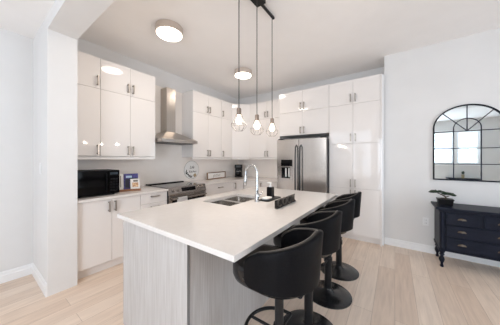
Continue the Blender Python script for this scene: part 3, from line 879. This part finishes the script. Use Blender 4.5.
PX = -1.15
t = thing('pendant_light', 'black ceiling bar with three wire-cage bulb pendants over the island', 'pendant light', (PX, 1.74, CZ))
obj('ceiling_box', MB().box(PX - .055, PX + .055, 1.66, 1.82, 2.998, CZ - .001, .003), M['black_metal'], t)
obj('ceiling_bar', MB().box(PX - .012, PX + .012, 1.40, 2.09, 3.002, 3.026, .003), M['black_metal'], t)
for (yp, zt) in ((1.44, 1.838), (1.735, 1.83), (2.05, 1.845)):
    obj('cord', MB().tube([(PX, yp, 3.005), (PX, yp, zt)], .0042, 8), M['cord'], t, 50)
    so = obj('socket', MB().lathe([(.008, 0), (.018, -.004), (.021, -.012), (.021, -.055), (.024, -.058), (.024, -.066)], 20, (PX, yp, zt)), mat('socket_bronze', (.30, .24, .20), .35, .8), t, 40)
    obj('bulb', MB().lathe([(.013, -.066), (.014, -.078), (.024, -.102), (.028, -.120), (.025, -.138), (.014, -.150), (0, -.154)], 20, (PX, yp, zt)), M['bulb'], so, 60)
    cg = MB()
    prof = [(.024, -.060), (.048, -.115), (.071, -.150), (.066, -.175), (.036, -.208)]
    for k in range(8):
        a = 2 * PI * k / 8
        cg.tube([(PX + r * math.cos(a), yp + r * math.sin(a), zt + z) for r, z in prof], .0014, 5)
    for (r, z) in (prof[2], prof[4]):
        cg.tube([(PX + r * math.cos(2 * PI * k / 16), yp + r * math.sin(2 * PI * k / 16), zt + z) for k in range(16)], .0014, 5, True)
    obj('wire_cage', cg, mat('cage_wire', (.05, .042, .036), .5, 0.0), t, 50)
    l_ = bpy.data.lights.new('pendant_bulb_light', 'POINT'); l_.energy = 5; l_.color = (1, .87, .74); l_.shadow_soft_size = .022
    lo = bpy.data.objects.new('pendant_bulb_light', l_); C.objects.link(lo); lo.parent = t; lo.location = (0, yp - 1.74, zt - .125 - CZ)

# ------------------------------------------------------------------ mirror
MX0, MX1, MZ0, MZS = .45, 1.14, 1.078, 1.815
MR = (MX1 - MX0) / 2; MC = (MX0 + MX1) / 2; MRZ = .30
t = thing('arched_mirror', 'arched window-style mirror in a thin black frame above the console', 'mirror', (MC, YM, MZ0))
def arch(r_in, z0, n=28):
    P = [(MC - MR + r_in, z0), (MC + MR - r_in, z0)]
    for k in range(n + 1):
        a = PI * k / n
        P.append((MC + (MR - r_in) * math.cos(a), MZS + (MRZ - r_in) * math.sin(a)))
    return P
obj('glass', MB().prism(arch(.008, MZ0 + .008), 'y', YM - .012, YM - .003), M['mirror'], t)
fr = MB()
oP, iP = arch(0, MZ0), arch(.016, MZ0 + .016)
va = [[fr.bm.verts.new((p[0], y, p[1])) for p in P] for (P, y) in ((oP, YM - .003), (oP, YM - .026), (iP, YM - .026), (iP, YM - .0125))]
n_ = len(oP)
for A_, B_ in zip(va, va[1:]):
    for k in range(n_): fr.bm.faces.new((A_[k], A_[(k + 1) % n_], B_[(k + 1) % n_], B_[k]))
obj('frame', fr, M['frame_black'], t)
mu = MB(); yb_, yf_ = YM - .020, YM - .0122
r_ = .0048
ix0, ix1 = MC - .13, MC + .13
def bar(a, b_):
    a = Vector(a); b_ = Vector(b_); d = (b_ - a).normalized(); w = Vector((-d.y, d.x)) * r_
    mu.prism([tuple(a + w), tuple(a - w), tuple(b_ - w), tuple(b_ + w)], 'y', yb_, yf_)
for z in (1.757, 1.52, 1.305): bar((MX0 + .012, z), (MX1 - .012, z))
for x in (ix0, ix1): bar((x, MZ0 + .012), (x, 1.80))
P = [(MC + .13 * math.cos(PI * k / 20), 1.80 + .125 * math.sin(PI * k / 20)) for k in range(21)]
for a, b_ in zip(P, P[1:]): bar(a, b_)
bar((MC, 1.757), (MC, MZS + MRZ - .01))
for s in (-1, 1):
    a = math.radians(44); bar((MC, 1.757), (MC + s * (MR - .012) * math.cos(a), MZS + (MRZ - .012) * math.sin(a)))
obj('muntins', mu, mat('navy_muntin', (.012, .016, .035), .5, spec=.2), t)

# ------------------------------------------------------------------ console
KX0, KX1, KY0, KY1 = .425, 1.555, 3.475, YM - .017
t = thing('console', 'black wooden console chest with cup pulls and turned feet under the mirror', 'console', ((KX0 + KX1) / 2, 3.7, 0))
obj('top', MB().box(KX0, KX1, KY0, KY1, .738, .764, .006, 3), M['console'], t)
BX0, BX1, BY0, BY1 = KX0 + .04, KX1 - .04, 3.52, KY1 - .01
obj('body', MB().box(BX0, BX1, BY0, BY1, .215, .737, .003), M['console'], t)
obj('apron_moulding', MB().box(BX0 - .012, BX1 + .012, BY0 - .012, BY1, .716, .737, .005).box(BX0 - .010, BX1 + .010, BY0 - .010, BY1, .212, .230, .004), M['console'], t)
dx0, dx1 = BX0 + .06, BX1 - .06; wd = (dx1 - dx0)
def cup(x, z, par):
    m = MB()
    for k in range(9):
        pass
    n1, n2 = 10, 6; rows = []
    for i in range(n1 + 1):
        a = PI * i / n1; row = []
        for j in range(n2 + 1):
            b_ = PI / 2 * j / n2
            row.append(m.bm.verts.new((x + .040 * math.cos(a) * math.cos(b_ * .999), BY0 - .017 - .020 * math.sin(a) * math.sin(b_) - .0, z - .012 + .028 * math.sin(a) * math.cos(b_))))
        rows.append(row)
    for A_, B_ in zip(rows, rows[1:]):
        for k in range(n2):
            m.bm.faces.new((A_[k], B_[k], B_[k + 1], A_[k + 1]))
    bmesh.ops.remove_doubles(m.bm, verts=m.bm.verts[:], dist=1e-5)
    obj('cup_pull', m, M['bronze'], par, 60)
g_ = .02
w3 = (wd - 2 * .045) / 3
for k in range(3):
    a = dx0 + k * (w3 + .045)
    d_ = obj('drawer', MB().box(a, a + w3, BY0 - .016, BY0 - .001, .565, .700, .004), M['console'], t)
    cup(a + w3 / 2, .635, d_)
for (za, zb) in ((.405, .550), (.245, .390)):
    d_ = obj('drawer', MB().box(dx0, dx1, BY0 - .016, BY0 - .001, za, zb, .004), M['console'], t)
    for k in range(3): cup(dx0 + k * (w3 + .045) + w3 / 2, (za + zb) / 2 + .005, d_)
legp = [(.016, 0), (.020, .012), (.014, .030), (.013, .05), (.024, .075), (.029, .10), (.022, .125), (.014, .14), (.026, .155), (.026, .165), (.018, .175), (.032, .195), (.032, .214)]
for lx in (BX0 + .025, BX1 - .025):
    for ly in (BY0 + .022, BY1 - .04):
        obj('leg', MB().lathe(legp, 24, (lx, ly, 0)), M['console'], t, 50)
for lx in (BX0 + .025, BX1 - .025):
    cp_ = [(.018, .235), (.026, .25), (.018, .265), (.021, .40), (.022, .48), (.021, .56), (.018, .67), (.026, .69), (.018, .71)]
    obj('corner_column', MB().lathe(cp_, 20, (lx, BY0 - .004, 0)), M['console'], t, 50)

# bonsai on the console
bxp, byp = .545, 3.72
t = thing('bonsai', 'small bonsai in a black square pot on the console', 'plant', (bxp, byp, .7645))
m = MB()
def frus(m, x, y, z0_, z1_, a, b_):
    A_ = [m.bm.verts.new((x + sx * a, y + sy * a * .75, z0_)) for sx, sy in ((-1, -1), (1, -1), (1, 1), (-1, 1))]
    B_ = [m.bm.verts.new((x + sx * b_, y + sy * b_ * .75, z1_)) for sx, sy in ((-1, -1), (1, -1), (1, 1), (-1, 1))]
    m.bm.faces.new(A_); m.bm.faces.new(B_)
    for k in range(4): m.bm.faces.new((A_[k], A_[(k + 1) % 4], B_[(k + 1) % 4], B_[k]))
frus(m, bxp, byp, .7645, .832, .068, .076); m.box(bxp - .082, bxp + .082, byp - .062, byp + .062, .832, .846, .002)
obj('pot', m, M['black_plastic'], t)
obj('soil', MB().lathe([(.05, 0), (.045, .006), (0, .008)], 16, (bxp, byp, .846)), mat('soil', (.04, .03, .02), .9), t)
obj('trunk', MB().tube([(bxp + .01, byp, .848), (bxp + .005, byp, .87), (bxp - .01, byp, .885), (bxp - .04, byp, .90), (bxp - .075, byp, .915)], [.010, .009, .008, .007, .005], 8).tube([(bxp + .005, byp, .868), (bxp + .04, byp, .885)], .006, 8), M['bark'], t, 50)
m = MB()
for (ox, oy, oz, s) in ((-.095, 0, .935, 1.2), (-.06, .01, .938, 1.3), (-.125, .005, .930, .9), (-.02, -.01, .922, 1.2), (.03, 0, .912, 1.2), (.065, .005, .905, 1.0), (.0, .015, .912, 1.0)):
    for q_ in range(20):
        a = random.uniform(0, 2 * PI); r = random.uniform(0, .034) * s
        m.ball((bxp + ox + r * math.cos(a), byp + oy + r * math.sin(a), oz + random.uniform(-.012, .014)), .013, .013, .009, 1, .2)
obj('foliage', m, M['leaf'], t)

# outlet and switch
t = thing('wall_outlet', 'white wall outlet low on the mirror wall left of the console', 'outlet', (.372, YM, .45))
obj('plate', MB().box(.337, .407, YM - .008, YM - .001, .395, .51, .003), M['white_plastic'], t)
m = MB()
for z in (.43, .475):
    for x in (.362, .378): m.box(x, x + .003, YM - .0088, YM - .0079, z - .006, z + .006)
obj('socket_slots', m, M['black_plastic'], t)
t = thing('light_switch', 'white light switch on the pillar front by the opening', 'switch', (-3.12, .475, 1.27))
obj('plate', MB().box(-3.157, -3.083, .468, .4745, 1.215, 1.33, .003), M['white_plastic'], t)
obj('rocker', MB().box(-3.137, -3.103, .464, .4678, 1.24, 1.305, .002), M['white_plastic'], t)

# small plant on the sill seen in the mirror
t = thing('potted_plant', 'tiny potted plant in a tan pot, reflected low in the arched mirror', 'plant', (1.98, BACK + .16, .70))
tb = MB().box(1.55, 2.4, BACK + .02, BACK + .32, .66, .70, .004)
for lx in (1.59, 2.36):
    for ly in (BACK + .05, BACK + .28): tb.box(lx - .02, lx + .02, ly - .02, ly + .02, 0, .66)
tag(obj('side_table', tb, M['console']), 'low dark table reflected along the bottom of the arched mirror', 'table')
obj('pot', MB().lathe([(.035, 0), (.045, .13), (.04, .13)], 20, (1.98, BACK + .16, .7005)), M['terracotta'], t, 40)
m = MB()
for q_ in range(24):
    a = random.uniform(0, 2 * PI); r = random.uniform(0, .035)
    m.ball((1.98 + r * math.cos(a), BACK + .16 + r * math.sin(a), .85 + random.uniform(0, .09)), .020, .020, .016, 1, .2)
obj('foliage', m, M['leaf'], t)
